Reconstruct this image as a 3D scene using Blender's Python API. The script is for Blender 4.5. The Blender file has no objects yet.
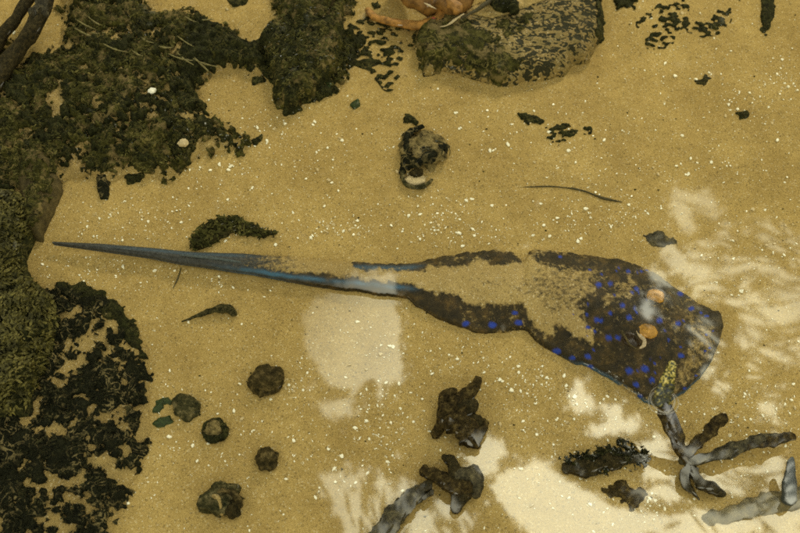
import bpy, math, random
import numpy as np
from mathutils import Vector, Matrix

random.seed(7)
RNG = np.random.default_rng(7)
S = bpy.context.scene
COL = S.collection
R = math.radians

# ------------------------------------------------------------------ camera
FOC, DIST, PITCH = 50.0, 1.46, R(60)
CAM = Vector((0.0, -DIST * math.cos(PITCH), DIST * math.sin(PITCH)))
cd = bpy.data.cameras.new('camera')
cd.lens = FOC; cd.sensor_width = 36.0; cd.clip_start = 0.02; cd.clip_end = 200
cd.dof.use_dof = True; cd.dof.focus_distance = DIST; cd.dof.aperture_fstop = 5.6
cam = bpy.data.objects.new('camera', cd); COL.objects.link(cam)
cam.location = CAM; cam.rotation_euler = (math.pi / 2 - PITCH, 0, 0)
S.camera = cam

# ------------------------------------------------------------------ light
SUN_EL, SUN_AZ = R(35), R(24)          # azimuth measured from +Y towards +X
w = bpy.data.worlds.new('World'); S.world = w; w.use_nodes = True
nt = w.node_tree; nt.nodes.clear()
wo = nt.nodes.new('ShaderNodeOutputWorld'); bg = nt.nodes.new('ShaderNodeBackground')
sky = nt.nodes.new('ShaderNodeTexSky'); sky.sky_type = 'NISHITA'; sky.sun_disc = False
sky.sun_elevation = SUN_EL; sky.sun_rotation = SUN_AZ
bg.inputs['Strength'].default_value = 0.1
tc = nt.nodes.new('ShaderNodeTexCoord')
cn = nt.nodes.new('ShaderNodeTexNoise'); cn.inputs['Scale'].default_value = 2.2; cn.inputs['Detail'].default_value = 5
cr = nt.nodes.new('ShaderNodeValToRGB')
cr.color_ramp.elements[0].position = 0.30; cr.color_ramp.elements[1].position = 0.62
sep = nt.nodes.new('ShaderNodeVectorMath'); sep.operation = 'DOT_PRODUCT'; sep.inputs[1].default_value = (.185, .296, .936)
zr = nt.nodes.new('ShaderNodeMapRange')     # white overcast with an added bright lobe aimed at the mirrored foliage openings
zr.inputs['From Min'].default_value = 0.945; zr.inputs['From Max'].default_value = 0.995
zr.inputs['To Min'].default_value = 0.16; zr.inputs['To Max'].default_value = 1.0
cl = nt.nodes.new('ShaderNodeMix'); cl.data_type = 'RGBA'; cl.blend_type = 'MULTIPLY'; cl.inputs[0].default_value = 1
cl.inputs[6].default_value = (66, 67, 60, 1)
mx = nt.nodes.new('ShaderNodeMix'); mx.data_type = 'RGBA'
mul = nt.nodes.new('ShaderNodeMath'); mul.operation = 'MULTIPLY_ADD'; mul.inputs[1].default_value = 0.25; mul.inputs[2].default_value = 0.72
L = nt.links.new
L(tc.outputs['Generated'], cn.inputs['Vector']); L(cn.outputs['Fac'], cr.inputs['Fac'])
L(tc.outputs['Generated'], sep.inputs[0]); L(sep.outputs['Value'], zr.inputs['Value'])
L(zr.outputs[0], cl.inputs[7]); L(cr.outputs['Color'], mul.inputs[0])
L(mul.outputs[0], mx.inputs[0]); L(sky.outputs[0], mx.inputs[6]); L(cl.outputs[2], mx.inputs[7])
L(mx.outputs[2], bg.inputs['Color']); L(bg.outputs[0], wo.inputs['Surface'])

sl = bpy.data.lights.new('sun', 'SUN'); sl.energy = 2.2; sl.angle = R(13); sl.color = (1, 0.95, 0.85)
so = bpy.data.objects.new('sun', sl); COL.objects.link(so)
sd = Vector((math.cos(SUN_EL) * math.sin(SUN_AZ), math.cos(SUN_EL) * math.cos(SUN_AZ), math.sin(SUN_EL)))
so.rotation_euler = sd.to_track_quat('Z', 'Y').to_euler(); so.location = sd * 6

vs = S.view_settings
vs.view_transform = 'Standard'; vs.look = 'None'; vs.gamma = 1; vs.exposure = 0.2; vs.use_curve_mapping = False
S.cycles.use_denoising = False
S.cycles.filter_width = 1.7
S.cycles.max_bounces = 6; S.cycles.transparent_max_bounces = 16
S.cycles.sample_clamp_indirect = 4

# ------------------------------------------------------------------ helpers
WATER = 0.085
SPP, CPP = math.sin(PITCH), math.cos(PITCH)
def PX(px, py, z=0.0):
    """point at height z seen at pixel (px, py) of the 800x533 photograph"""
    px = np.asarray(px, float); py = np.asarray(py, float)
    k = 36.0 / FOC / 800.0
    u = (px - 400) * k; v = (266.5 - py) * k
    dx = u; dy = v * SPP + CPP; dz = v * CPP - SPP
    t = (z - CAM.z) / dz
    return CAM.x + dx * t, CAM.y + dy * t
def P3(px, py, z=0.0):
    x, y = PX(px, py, z); return Vector((float(x), float(y), float(z)))

def _h(ix, iy, s):
    n = (ix.astype(np.int64) * 374761393 + iy.astype(np.int64) * 668265263 + s * 974634777) & 0xFFFFFFFF
    n = ((n ^ (n >> 13)) * 1274126177) & 0xFFFFFFFF
    n = (n ^ (n >> 16)) & 0xFFFFFFFF
    return n.astype(float) / 0xFFFFFFFF
def vnoise(x, y, s=0):
    ix, iy = np.floor(x), np.floor(y); fx, fy = x - ix, y - iy
    fx = fx * fx * fx * (fx * (fx * 6 - 15) + 10); fy = fy * fy * fy * (fy * (fy * 6 - 15) + 10)
    a, b = _h(ix, iy, s), _h(ix + 1, iy, s); c, d = _h(ix, iy + 1, s), _h(ix + 1, iy + 1, s)
    return (a + (b - a) * fx) * (1 - fy) + (c + (d - c) * fx) * fy
def fbm(x, y, sc, octv=4, s=0, gain=0.5):
    """about -1..1; sc in metres"""
    x = np.asarray(x, float) / sc; y = np.asarray(y, float) / sc
    t = 0; a = 1; n = 0
    for i in range(octv):
        ca, sa = math.cos(i * 1.1 + .5), math.sin(i * 1.1 + .5)
        t = t + a * (vnoise((x * ca - y * sa) * 2 ** i + i * 17.3, (x * sa + y * ca) * 2 ** i - i * 9.7, s + i) * 2 - 1); n += a; a *= gain
    return t / n * 1.5
def sandz(x, y):
    return 0.0035 * fbm(x, y, 0.16, 3, 50) + 0.0007 * fbm(x, y, 0.02, 2, 60)
def sdf(x, y, poly):
    """signed distance to polygon, + inside (metres)"""
    x = np.asarray(x, float); y = np.asarray(y, float)
    d = np.full(x.shape, 1e9); ins = np.zeros(x.shape, bool); n = len(poly)
    for i in range(n):
        ax, ay = poly[i]; bx, by = poly[(i + 1) % n]
        ex, ey = bx - ax, by - ay
        t = np.clip(((x - ax) * ex + (y - ay) * ey) / (ex * ex + ey * ey + 1e-12), 0, 1)
        d = np.minimum(d, np.hypot(x - ax - t * ex, y - ay - t * ey))
        c = ((ay > y) != (by > y)) & (x < ex * (y - ay) / (by - ay + 1e-15) + ax)
        ins ^= c
    return np.where(ins, d, -d)
def wpoly(pts, z=0.0):
    return [tuple(float(c) for c in PX(a, b, z)) for a, b in pts]

def link(o, parent=None):
    COL.objects.link(o)
    if parent is not None: o.parent = parent
    return o
def tag(o, label=None, cat=None, group=None, kind=None):
    if label: o['label'] = label
    if cat: o['category'] = cat
    if group: o['group'] = group
    if kind: o['kind'] = kind
    return o
def empty(name, loc=(0, 0, 0)):
    o = bpy.data.objects.new(name, None); o.empty_display_size = 0.02; o.location = loc
    return link(o)
def mesh_obj(name, verts, faces, mat, parent=None, smooth=True, attrs=None, origin=None):
    me = bpy.data.meshes.new(name)
    V = np.asarray(verts, float).reshape(-1, 3)
    if origin is None:
        origin = Vector((0, 0, 0)) if parent is not None else Vector((V[:, 0].mean(), V[:, 1].mean(), V[:, 2].min()))
    if parent is not None: origin = parent.matrix_basis.translation.copy()
    V = V - np.array(origin)
    me.from_pydata([tuple(v) for v in V], [], [tuple(f) for f in faces])
    if smooth: me.polygons.foreach_set('use_smooth', [True] * len(me.polygons))
    if attrs:
        for k, a in attrs.items():
            at = me.attributes.new(k, 'FLOAT_COLOR', 'POINT')
            b = np.ones((len(V), 4)); b[:, :a.shape[1]] = a
            at.data.foreach_set('color', b.ravel())
    me.materials.append(mat)
    me.update()
    o = bpy.data.objects.new(name, me)
    if parent is None: o.location = origin
    return link(o, parent)

def march(poly, field, height, cell=0.0014, pad=0.012):
    """thin-shell surface over the area where field(x, y, d) > 0 (d: distance inside the outline);
    returns verts, faces; its rim comes down to the sand"""
    xs = [p[0] for p in poly]; ys = [p[1] for p in poly]
    gx = np.arange(min(xs) - pad, max(xs) + pad, cell); gy = np.arange(min(ys) - pad, max(ys) + pad, cell)
    X, Y = np.meshgrid(gx, gy)
    D = sdf(X, Y, poly)
    F = field(X, Y, D)
    Z = height(X, Y, D, F)
    Z0 = height(X, Y, D, np.zeros_like(F))
    ny, nx = F.shape
    verts = []; vid = {}; faces = []
    ins = F > 0
    act = ins[:-1, :-1] | ins[1:, :-1] | ins[:-1, 1:] | ins[1:, 1:]
    def corner(j, i):
        k = (j, i)
        if k not in vid:
            vid[k] = len(verts); verts.append((X[j, i], Y[j, i], Z[j, i]))
        return vid[k]
    def cross(j, i, j2, i2):
        k = (j, i, j2, i2) if (j, i) < (j2, i2) else (j2, i2, j, i)
        if k not in vid:
            a, b = F[j, i], F[j2, i2]; t = a / (a - b)
            vid[k] = len(verts)
            verts.append((X[j, i] + (X[j2, i2] - X[j, i]) * t, Y[j, i] + (Y[j2, i2] - Y[j, i]) * t, Z0[j, i] + (Z0[j2, i2] - Z0[j, i]) * t))
        return vid[k]
    for j, i in zip(*np.nonzero(act)):
        cs = ((j, i), (j, i + 1), (j + 1, i + 1), (j + 1, i))
        f = []
        for q in range(4):
            a, b = cs[q], cs[(q + 1) % 4]
            if ins[a]: f.append(corner(*a))
            if ins[a] != ins[b]: f.append(cross(a[0], a[1], b[0], b[1]))
        if len(f) > 2: faces.append(f)
    return verts, faces

def tube(pts, rad, seg=12, bump=0.12, seed=1, bscale=0.012, cap=True, sub=6, flat=1.0):
    """bumpy tapered tube through pts"""
    pts = [Vector(p) for p in pts]
    P = []; Rr = []
    n = len(pts)
    for i in range(n - 1):
        p0 = pts[max(i - 1, 0)]; p1 = pts[i]; p2 = pts[i + 1]; p3 = pts[min(i + 2, n - 1)]
        for k in range(sub):
            t = k / sub
            P.append(0.5 * ((2 * p1) + (p2 - p0) * t + (2 * p0 - 5 * p1 + 4 * p2 - p3) * t * t + (3 * p1 - p0 - 3 * p2 + p3) * t ** 3))
            Rr.append(rad[i] + (rad[i + 1] - rad[i]) * t)
    P.append(pts[-1]); Rr.append(rad[-1])
    if cap:      # rounded ends
        d = (P[-1] - P[-2]).normalized(); r = Rr[-1]
        for a in (0.45, 0.8, 0.97):
            P.append(P[len(P) - 1] + d * r * 0.33); Rr.append(r * math.sqrt(max(1 - a * a, 0.02)))
        d = (P[0] - P[1]).normalized(); r0 = Rr[0]; q = P[0].copy()
        for a in (0.45, 0.85):
            P.insert(0, q + d * r0 * a * 0.9); Rr.insert(0, r0 * math.sqrt(max(1 - a * a, 0.02)))
    verts = []; faces = []
    up = Vector((0.13, 0.2, 1)).normalized()
    for i, p in enumerate(P):
        d = (P[min(i + 1, len(P) - 1)] - P[max(i - 1, 0)]).normalized()
        a = d.cross(up)
        if a.length < 1e-3: a = Vector((1, 0, 0))
        a.normalize(); b = a.cross(d).normalized()
        for k in range(seg):
            th = 2 * math.pi * k / seg
            c, s_ = math.cos(th), math.sin(th)
            q = p + a * c * Rr[i] + b * s_ * Rr[i] * flat
            nz = float(fbm(np.array([q.x + q.z * .7]), np.array([q.y - q.z * .9 + 3 * c * Rr[i]]), bscale, 3, seed)[0])
            q = p + (a * c + b * s_ * flat) * Rr[i] * (1 + bump * nz * 1.6)
            verts.append(tuple(q))
    for i in range(len(P) - 1):
        for k in range(seg):
            k2 = (k + 1) % seg
            faces.append((i * seg + k, i * seg + k2, (i + 1) * seg + k2, (i + 1) * seg + k))
    faces.append(tuple(range(seg))[::-1]); faces.append(tuple((len(P) - 1) * seg + k for k in range(seg)))
    return verts, faces
def ball(c, rx, ry, rz, rot=0, seg=20, rings=10, seed=None, amp=0.0):
    v = []; f = []
    for i in range(rings + 1):
        th = math.pi * i / rings
        for k in range(seg):
            ph = 2 * math.pi * k / seg
            x, y, z = math.sin(th) * math.cos(ph), math.sin(th) * math.sin(ph), math.cos(th)
            s_ = 1.0
            if amp: s_ = 1 + amp * float(fbm(np.array([x * 1.3 + z * .8 + 5]), np.array([y * 1.3 - z * .6]), .55, 4, seed)[0])
            p = Vector((x * rx * s_, y * ry * s_, z * rz * s_)); p.rotate(Matrix.Rotation(rot, 3, 'Z')); v.append(tuple(Vector(c) + p))
    for i in range(rings):
        for k in range(seg):
            k2 = (k + 1) % seg; f.append((i * seg + k, (i + 1) * seg + k, (i + 1) * seg + k2, i * seg + k2))
    return v, f
def merge(*vf):
    V = []; F = []
    for v, f in vf:
        b = len(V); V += list(v); F += [tuple(i + b for i in q) for q in f]
    return V, F

# ------------------------------------------------------------------ materials
WATER_STANDIN_IOR = 1.75  # raised coat reflection on submerged surfaces, in place of a water surface
def water_standin_group():
    """coat normal standing in for the calm, faintly rippled water surface"""
    g = bpy.data.node_groups.new('water_surface_standin', 'ShaderNodeTree')
    g.interface.new_socket('Normal', in_out='OUTPUT', socket_type='NodeSocketVector')
    o = g.nodes.new('NodeGroupOutput'); geo = g.nodes.new('ShaderNodeNewGeometry')
    n = g.nodes.new('ShaderNodeTexNoise'); n.inputs['Scale'].default_value = 9; n.inputs['Detail'].default_value = 2.0
    n2 = g.nodes.new('ShaderNodeVectorMath'); n2.operation = 'SUBTRACT'; n2.inputs[1].default_value = (.5, .5, .5)
    n3 = g.nodes.new('ShaderNodeVectorMath'); n3.operation = 'MULTIPLY_ADD'; n3.inputs[1].default_value = (.028, .028, 0); n3.inputs[2].default_value = (0, 0, 1)
    n4 = g.nodes.new('ShaderNodeVectorMath'); n4.operation = 'NORMALIZE'
    l = g.links.new
    l(geo.outputs['Position'], n.inputs['Vector']); l(n.outputs['Color'], n2.inputs[0]); l(n2.outputs[0], n3.inputs[0]); l(n3.outputs[0], n4.inputs[0]); l(n4.outputs[0], o.inputs[0])
    return g
WATER_STANDIN = water_standin_group()

class NB:
    """small node builder"""
    def __init__(s, name, film=True, rough=0.7, spec=0.25, gate=(.25, .65), coat_max=1.0):  # film: coat standing in for the water surface
        s.m = bpy.data.materials.new(name); s.m.use_nodes = True
        s.t = s.m.node_tree; s.b = s.t.nodes['Principled BSDF']
        s.b.inputs['Roughness'].default_value = rough
        s.b.inputs['Specular IOR Level'].default_value = spec
        if film:
            f = s.t.nodes.new('ShaderNodeGroup'); f.node_tree = WATER_STANDIN
            s.b.inputs['Coat Weight'].default_value = 1; s.b.inputs['Coat Roughness'].default_value = 0.035
            s.b.inputs['Coat IOR'].default_value = WATER_STANDIN_IOR
            s.t.links.new(f.outputs[0], s.b.inputs['Coat Normal'])
            ge = s.t.nodes.new('ShaderNodeNewGeometry'); sx = s.t.nodes.new('ShaderNodeSeparateXYZ'); mr = s.t.nodes.new('ShaderNodeMapRange')
            mr.inputs['From Min'].default_value = gate[0]; mr.inputs['From Max'].default_value = gate[1]; mr.inputs['To Max'].default_value = coat_max
            s.t.links.new(ge.outputs['Normal'], sx.inputs[0]); s.t.links.new(sx.outputs['Z'], mr.inputs['Value']); s.t.links.new(mr.outputs[0], s.b.inputs['Coat Weight'])
        s.co = s.t.nodes.new('ShaderNodeNewGeometry').outputs['Position']
    def l(s, a, b): s.t.links.new(a, b)
    def noise(s, scale, detail=4, rough=.55, dist=0, vec=None):
        n = s.t.nodes.new('ShaderNodeTexNoise'); n.inputs['Scale'].default_value = scale; n.inputs['Detail'].default_value = detail
        n.inputs['Roughness'].default_value = rough; n.inputs['Distortion'].default_value = dist
        s.l(vec or s.co, n.inputs['Vector']); return n.outputs['Fac']
    def voro(s, scale, out='Color', feature='F1'):
        n = s.t.nodes.new('ShaderNodeTexVoronoi'); n.inputs['Scale'].default_value = scale; n.feature = feature
        s.l(s.co, n.inputs['Vector']); return n.outputs[out]
    def ramp(s, f, stops, interp='LINEAR'):
        n = s.t.nodes.new('ShaderNodeValToRGB'); r = n.color_ramp; r.interpolation = interp
        while len(r.elements) < len(stops): r.elements.new(0.5)
        for e, (p, c) in zip(r.elements, stops):
            e.position = p; e.color = (*c, 1) if isinstance(c, tuple) else (c, c, c, 1)
        s.l(f, n.inputs['Fac']); return n.outputs['Color']
    def mix(s, f, a, b, mode='MIX'):
        n = s.t.nodes.new('ShaderNodeMix'); n.data_type = 'RGBA'; n.blend_type = mode
        for v, i in ((f, 0), (a, 6), (b, 7)):
            if isinstance(v, (int, float)): n.inputs[i].default_value = v if i == 0 else (v, v, v, 1)
            elif isinstance(v, tuple): n.inputs[i].default_value = (*v, 1)
            else: s.l(v, n.inputs[i])
        return n.outputs[2]
    def math(s, op, a, b=0.0, c=0.0):
        n = s.t.nodes.new('ShaderNodeMath'); n.operation = op
        for i, v in enumerate((a, b, c)):
            if isinstance(v, (int, float)): n.inputs[i].default_value = v
            else: s.l(v, n.inputs[i])
        return n.outputs[0]
    def attr(s, name):
        n = s.t.nodes.new('ShaderNodeAttribute'); n.attribute_name = name
        p = s.t.nodes.new('ShaderNodeSeparateColor'); s.l(n.outputs['Color'], p.inputs[0]); return p.outputs
    def bump(s, f, strength=.5, dist=.001):
        n = s.t.nodes.new('ShaderNodeBump'); n.inputs['Strength'].default_value = strength; n.inputs['Distance'].default_value = dist
        s.l(f, n.inputs['Height']); s.l(n.outputs[0], s.b.inputs['Normal'])
    def color(s, c): s.l(c, s.b.inputs['Base Color'])

def sand_color(nb, dark=1.0):
    g = nb.noise(520, 3, .7)
    base = nb.ramp(g, [(0.25, (.29 * dark, .206 * dark, .068 * dark)), (0.5, (.425 * dark, .312 * dark, .125 * dark)), (0.75, (.52 * dark, .40 * dark, .17 * dark))])
    v = nb.t.nodes.new('ShaderNodeSeparateColor'); nb.l(nb.voro(650), v.inputs[0])
    base = nb.mix(nb.ramp(v.outputs[0], [(.92, 0.0), (.96, .55)]), base, (.11, .085, .045))
    base = nb.mix(nb.ramp(v.outputs[1], [(.94, 0.0), (.97, .6)]), base, (.66, .58, .40))
    mot = nb.ramp(nb.noise(9, 4, .6), [(.3, (.78, .75, .70)), (.7, (1.1, 1.1, 1.1))])
    mot2 = nb.ramp(nb.noise(60, 3, .6), [(.3, (.9, .9, .88)), (.7, (1.06, 1.06, 1.06))])
    return nb.mix(1.0, nb.mix(1.0, base, mot, 'MULTIPLY'), mot2, 'MULTIPLY'), g

nb = NB('sand', rough=.85, spec=.15); c, g = sand_color(nb); nb.color(c); nb.bump(g, .35, .001); M_SAND = nb.m

def algae_mat(name, dark, mid, pale, lines=.5, scale=120, tan=0.0):
    nb = NB(name, rough=.8, spec=.1, gate=(.55, .9))
    n = nb.noise(scale, 5, .65)
    c = nb.ramp(n, [(.35, dark), (.56, mid), (.75, tuple(x * 2.0 for x in mid))])
    if lines:
        q = nb.noise(scale * .55, 3, .6, 1.2)
        lf = nb.math('ABSOLUTE', nb.math('SUBTRACT', q, .5))
        lf = nb.ramp(lf, [(.008, lines), (.036, 0.0)])
        gate = nb.ramp(nb.noise(30, 2), [(.4, 0.0), (.6, 1.0)])
        c = nb.mix(nb.math('MULTIPLY', lf, gate), c, pale)
    if tan:
        q = nb.noise(45, 4, .65)
        c = nb.mix(nb.ramp(q, [(.52, 0.0), (.62, tan)]), c, (.22, .165, .075))
    nb.color(c); nb.bump(n, .9, .003); return nb.m
M_BLACK = algae_mat('black_algae', (.004, .005, .003), (.011, .012, .006), (.26, .21, .10), .75, 95)
M_GREEN = algae_mat('green_algae', (.008, .009, .003), (.046, .044, .010), (.24, .20, .07), .6, 110, .6)
M_DKGRN = algae_mat('dark_green_algae', (.006, .007, .003), (.022, .024, .008), (.16, .14, .05), .45, 150)
M_WEED = algae_mat('brown_seaweed', (.010, .011, .005), (.035, .032, .012), (.2, .17, .08), .45, 200)

nb = NB('maze_rock', rough=.85)
v = nb.t.nodes.new('ShaderNodeVectorMath'); v.operation = 'MULTIPLY'; v.inputs[1].default_value = (1, 1.5, 1); nb.l(nb.co, v.inputs[0])
n = nb.noise(100, 1.5, .5, 1.1, vec=v.outputs[0]); big = nb.noise(16, 3)
k = nb.math('ADD', n, nb.math('MULTIPLY', nb.math('SUBTRACT', big, .5), .5))
c, g = sand_color(nb, .68)
c = nb.mix(nb.ramp(nb.noise(60, 5), [(.4, 0.0), (.7, .6)]), c, (.10, .09, .03))
nb.color(nb.mix(nb.ramp(k, [(.465, .95), (.51, 0.0)]), c, (.016, .018, .008))); nb.bump(k, .8, .004); M_MAZE = nb.m
nb = NB('olive_fronds', rough=.6)
n = nb.noise(70, 3, .6); n2 = nb.noise(400, 3)
c = nb.mix(nb.ramp(n2, [(.35, 0.0), (.7, 1.0)]), nb.ramp(n, [(.35, (.045, .042, .009)), (.55, (.16, .14, .028)), (.72, (.30, .25, .07))]), (.03, .028, .008))
nb.color(c); M_OLIVE = nb.m
nb = NB('brown_rock', rough=.85)
n = nb.noise(90, 6, .7)
nb.color(nb.ramp(n, [(.3, (.03, .024, .010)), (.55, (.085, .065, .025)), (.75, (.15, .115, .05))])); nb.bump(n, .9, .004); M_BROWN = nb.m
nb = NB('tan_rock', rough=.85)
c, g = sand_color(nb, .86); nb.color(c); nb.bump(nb.noise(150, 5, .7), .8, .003); M_TAN = nb.m

def stone_mat(name, a, b, c_, scale=160):
    nb = NB(name, rough=.85, spec=.1, gate=(.15, .5), coat_max=.45)
    n = nb.noise(scale, 6, .7)
    nb.color(nb.ramp(n, [(.34, a), (.52, b), (.72, c_)])); nb.bump(n, 1.0, .004); return nb.m
M_STONE = stone_mat('mossy_stone', (.010, .009, .004), (.055, .042, .016), (.20, .15, .065), 130)
M_LUMP = stone_mat('crusted_brown', (.018, .015, .007), (.19, .15, .065), (.36, .28, .13), 120)
M_TUFT = stone_mat('algae_blade', (.010, .012, .005), (.055, .055, .016), (.20, .18, .06), 60)
M_TUFTB = stone_mat('black_algae_blade', (.005, .006, .003), (.016, .017, .008), (.10, .09, .04), 80)
M_STONE_G = stone_mat('green_stone', (.008, .011, .006), (.06, .056, .024), (.28, .23, .12), 120)
M_CORAL = stone_mat('brown_coral', (.008, .006, .003), (.048, .034, .012), (.17, .125, .045), 150)
M_CORALG = stone_mat('grey_coral', (.018, .017, .012), (.07, .062, .038), (.20, .17, .09), 140)
M_CORALD = stone_mat('dark_coral', (.010, .010, .006), (.038, .030, .012), (.09, .07, .03), 190)

# stingray skin: R = sand cover, G = blue spot, B = blue stripe, second set R = blue-grey tail, G = painted pale reflections
nb = NB('stingray_skin', rough=.6)
a = nb.attr('cov'); a2 = nb.attr('cov_b')
n = nb.noise(70, 5, .65); nf = nb.noise(450, 3, .7)
skin = nb.ramp(n, [(.3, (.010, .008, .004)), (.5, (.030, .022, .009)), (.70, (.095, .060, .018))])
skin = nb.mix(a2[0], skin, nb.ramp(nb.noise(220, 4, .6), [(.3, (.022, .024, .026)), (.7, (.066, .070, .072))]))
skin = nb.mix(a2[1], skin, (.11, .10, .075))
skin = nb.mix(nb.math('MULTIPLY', a[2], nb.ramp(nf, [(.2, .55), (.6, 1.0)])), skin, (.05, .14, .26))
skin = nb.mix(a[1], skin, nb.mix(nb.ramp(nf, [(.4, 0.0), (.7, .5)]), (.012, .045, .42), (.03, .08, .34)))
sc_, g = sand_color(nb, .92)
sm = nb.math('ADD', a[0], nb.math('MULTIPLY', nb.math('SUBTRACT', nb.noise(160, 4, .75), .5), 1.5))
sm = nb.ramp(sm, [(.33, 0.0), (.67, 1.0)])
nb.color(nb.mix(nb.math('MULTIPLY', sm, .93), skin, sc_)); nb.bump(nf, .4, .001); M_RAY = nb.m

def plain(name, col, rough=.5, film=True, var=.3, scale=300, spec=.3):
    nb = NB(name, film=film, rough=rough, spec=spec)
    n = nb.noise(scale, 4, .6)
    nb.color(nb.ramp(n, [(.3, tuple(x * (1 - var) for x in col)), (.7, tuple(min(x * (1 + var), .95) for x in col))]))
    return nb.m
M_EYE = plain('amber_eye', (.42, .22, .035), .4, var=.6, scale=110)
M_PUPIL = plain('dark_pupil', (.03, .018, .008), .25)
M_LID = plain('dark_eyelid', (.045, .030, .011), .5, var=.5)
M_PALESKIN = plain('pale_skin', (.45, .36, .22), .4)
M_SHELL = plain('white_shell', (.95, .94, .84), .3, var=.02)
M_SHELLT = plain('tan_shell', (.55, .45, .27), .5, var=.2)
M_STRAND = plain('pale_strand', (.17, .15, .06), .6, var=.4)
M_ORANGE = plain('orange_sponge', (.30, .15, .035), .6, var=.55, scale=110)
M_ORBROWN = plain('orange_brown_sponge', (.19, .095, .022), .6, var=.6, scale=90)
nb = NB('yellow_coral_tip', film=False, rough=.35, spec=.5)
n = nb.noise(330, 3, .6); nb.color(nb.ramp(n, [(.44, (.02, .028, .006)), (.53, (.42, .34, .05)), (.70, (.80, .62, .22))])); nb.bump(n, .7, .002); M_YELLOW = nb.m
nb = NB('wet_coral_stem', film=False, rough=.25, spec=.6)
n = nb.noise(260, 4, .6)
nb.color(nb.ramp(n, [(.40, (.010, .014, .007)), (.56, (.05, .055, .015)), (.68, (.45, .36, .08))])); nb.bump(n, .8, .002); M_WETSTEM = nb.m
M_TWIG = plain('dark_twig', (.06, .05, .022), .7)
M_GLEAF = plain('green_leaf_scrap', (.022, .040, .010), .5, var=.5)
M_BARK = plain('bark', (.06, .045, .03), .9, film=False, scale=20)
nb = NB('canopy_leaf', film=False, rough=.6)
nb.color(nb.ramp(nb.noise(6, 3), [(.3, (.010, .014, .004)), (.7, (.028, .034, .009))])); M_LEAF = nb.m

# ------------------------------------------------------------------ seabed and water
def spaced(lo, hi, fine, n_out, far):
    mid = np.arange(lo, hi, fine)
    out = np.geomspace(fine * 2, far, n_out)
    return np.concatenate([lo - out[::-1], mid, hi + out])
gx = spaced(-.75, .75, .006, 22, 3.4); gy = spaced(-.52, .62, .006, 22, 3.4)
X, Y = np.meshgrid(gx, gy); Z = sandz(X, Y)
V = np.stack([X, Y, Z], -1).reshape(-1, 3); nx = len(gx)
F = [(j * nx + i, j * nx + i + 1, (j + 1) * nx + i + 1, (j + 1) * nx + i) for j in range(len(gy) - 1) for i in range(nx - 1)]
tag(mesh_obj('seabed', V, F, M_SAND, origin=Vector((0, 0, 0))), 'rippled tan sand of the shallow seabed', 'seabed', kind='structure')

m = bpy.data.materials.new('clear_water'); m.use_nodes = True; t = m.node_tree; t.nodes.clear()
o_ = t.nodes.new('ShaderNodeOutputMaterial'); va = t.nodes.new('ShaderNodeVolumeAbsorption')
va.inputs['Color'].default_value = (.925, .76, 0.0, 1); va.inputs['Density'].default_value = 1.7
t.links.new(va.outputs[0], o_.inputs['Volume'])
a = 4.3
V = [(x, y, z) for z in (-.06, WATER) for y in (-a, a) for x in (-a, a)]
F = [(0, 2, 3, 1), (4, 5, 7, 6), (0, 1, 5, 4), (2, 6, 7, 3), (0, 4, 6, 2), (1, 3, 7, 5)]
tag(mesh_obj('water', V, F, m, smooth=False, origin=Vector((0, 0, 0))), 'clear shallow yellowish sea water', 'water', kind='structure')

# ------------------------------------------------------------------ overhead canopy mirrored in the water
def CANP(px, py, H):
    x, y = PX(px, py)
    k = (H + CAM.z) / CAM.z
    return CAM.x + (x - CAM.x) * k, CAM.y + (y - CAM.y) * k
GAPS = [  # openings in the foliage, as they are mirrored
    [(304, 318), (316, 300), (345, 286), (394, 282), (397, 350), (394, 376), (376, 384), (362, 374), (352, 386), (328, 374), (312, 352)],
    [(318, 402), (342, 400), (346, 406), (326, 412)],
    [(318, 488), (326, 474), (336, 500), (340, 476), (352, 505), (356, 474), (372, 506), (376, 476), (398, 505), (400, 480), (420, 510), (440, 500), (466, 518), (452, 545), (350, 545), (345, 525)],
    [(466, 455), (480, 440), (502, 446), (500, 470), (486, 472)],
    [(500, 494), (512, 472), (540, 460), (558, 470), (566, 482), (592, 494), (612, 510), (660, 520), (700, 512), (730, 512), (760, 498), (850, 512), (850, 680), (600, 680), (556, 545), (512, 518)],
    [(632, 450), (644, 440), (662, 436), (668, 470), (690, 456), (716, 468), (750, 456), (774, 452), (770, 484), (740, 488), (722, 480), (672, 482), (648, 476), (648, 460)],
    [(640, 492), (680, 486), (684, 496), (650, 502)],
    [(680, 196), (706, 198), (716, 214), (694, 226), (680, 214)], [(692, 250), (706, 244), (716, 262), (706, 278), (696, 268)],
    [(716, 226), (724, 222), (726, 262), (718, 262)], [(726, 254), (752, 268), (790, 286), (784, 298), (750, 286), (732, 272)],
    [(752, 226), (780, 236), (850, 272), (850, 300), (800, 268), (764, 248)], [(770, 282), (850, 310), (850, 328), (790, 306)],
    [(728, 298), (750, 296), (850, 346), (850, 366), (800, 344), (756, 330)], [(736, 328), (770, 340), (850, 378), (850, 392), (790, 366), (748, 346)],
    [(700, 280), (716, 276), (722, 300), (708, 298)], [(664, 246), (684, 256), (688, 268), (672, 262)],
    [(752, 362), (764, 362), (762, 384), (754, 384)], [(716, 382), (732, 384), (730, 392), (718, 390)], [(768, 392), (776, 392), (776, 412), (768, 410)],
    [(645, 314), (650, 310), (653, 317), (648, 319)], [(692, 330), (704, 322), (711, 334), (700, 344)], [(652, 270), (662, 274), (668, 284), (656, 280)],
    [(576, 388), (592, 396), (590, 406), (574, 400)], [(606, 404), (622, 408), (620, 416), (606, 414)], [(590, 424), (640, 418), (640, 424), (596, 430)],
    [(700, 352), (716, 338), (718, 352), (704, 372)],
]
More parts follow.
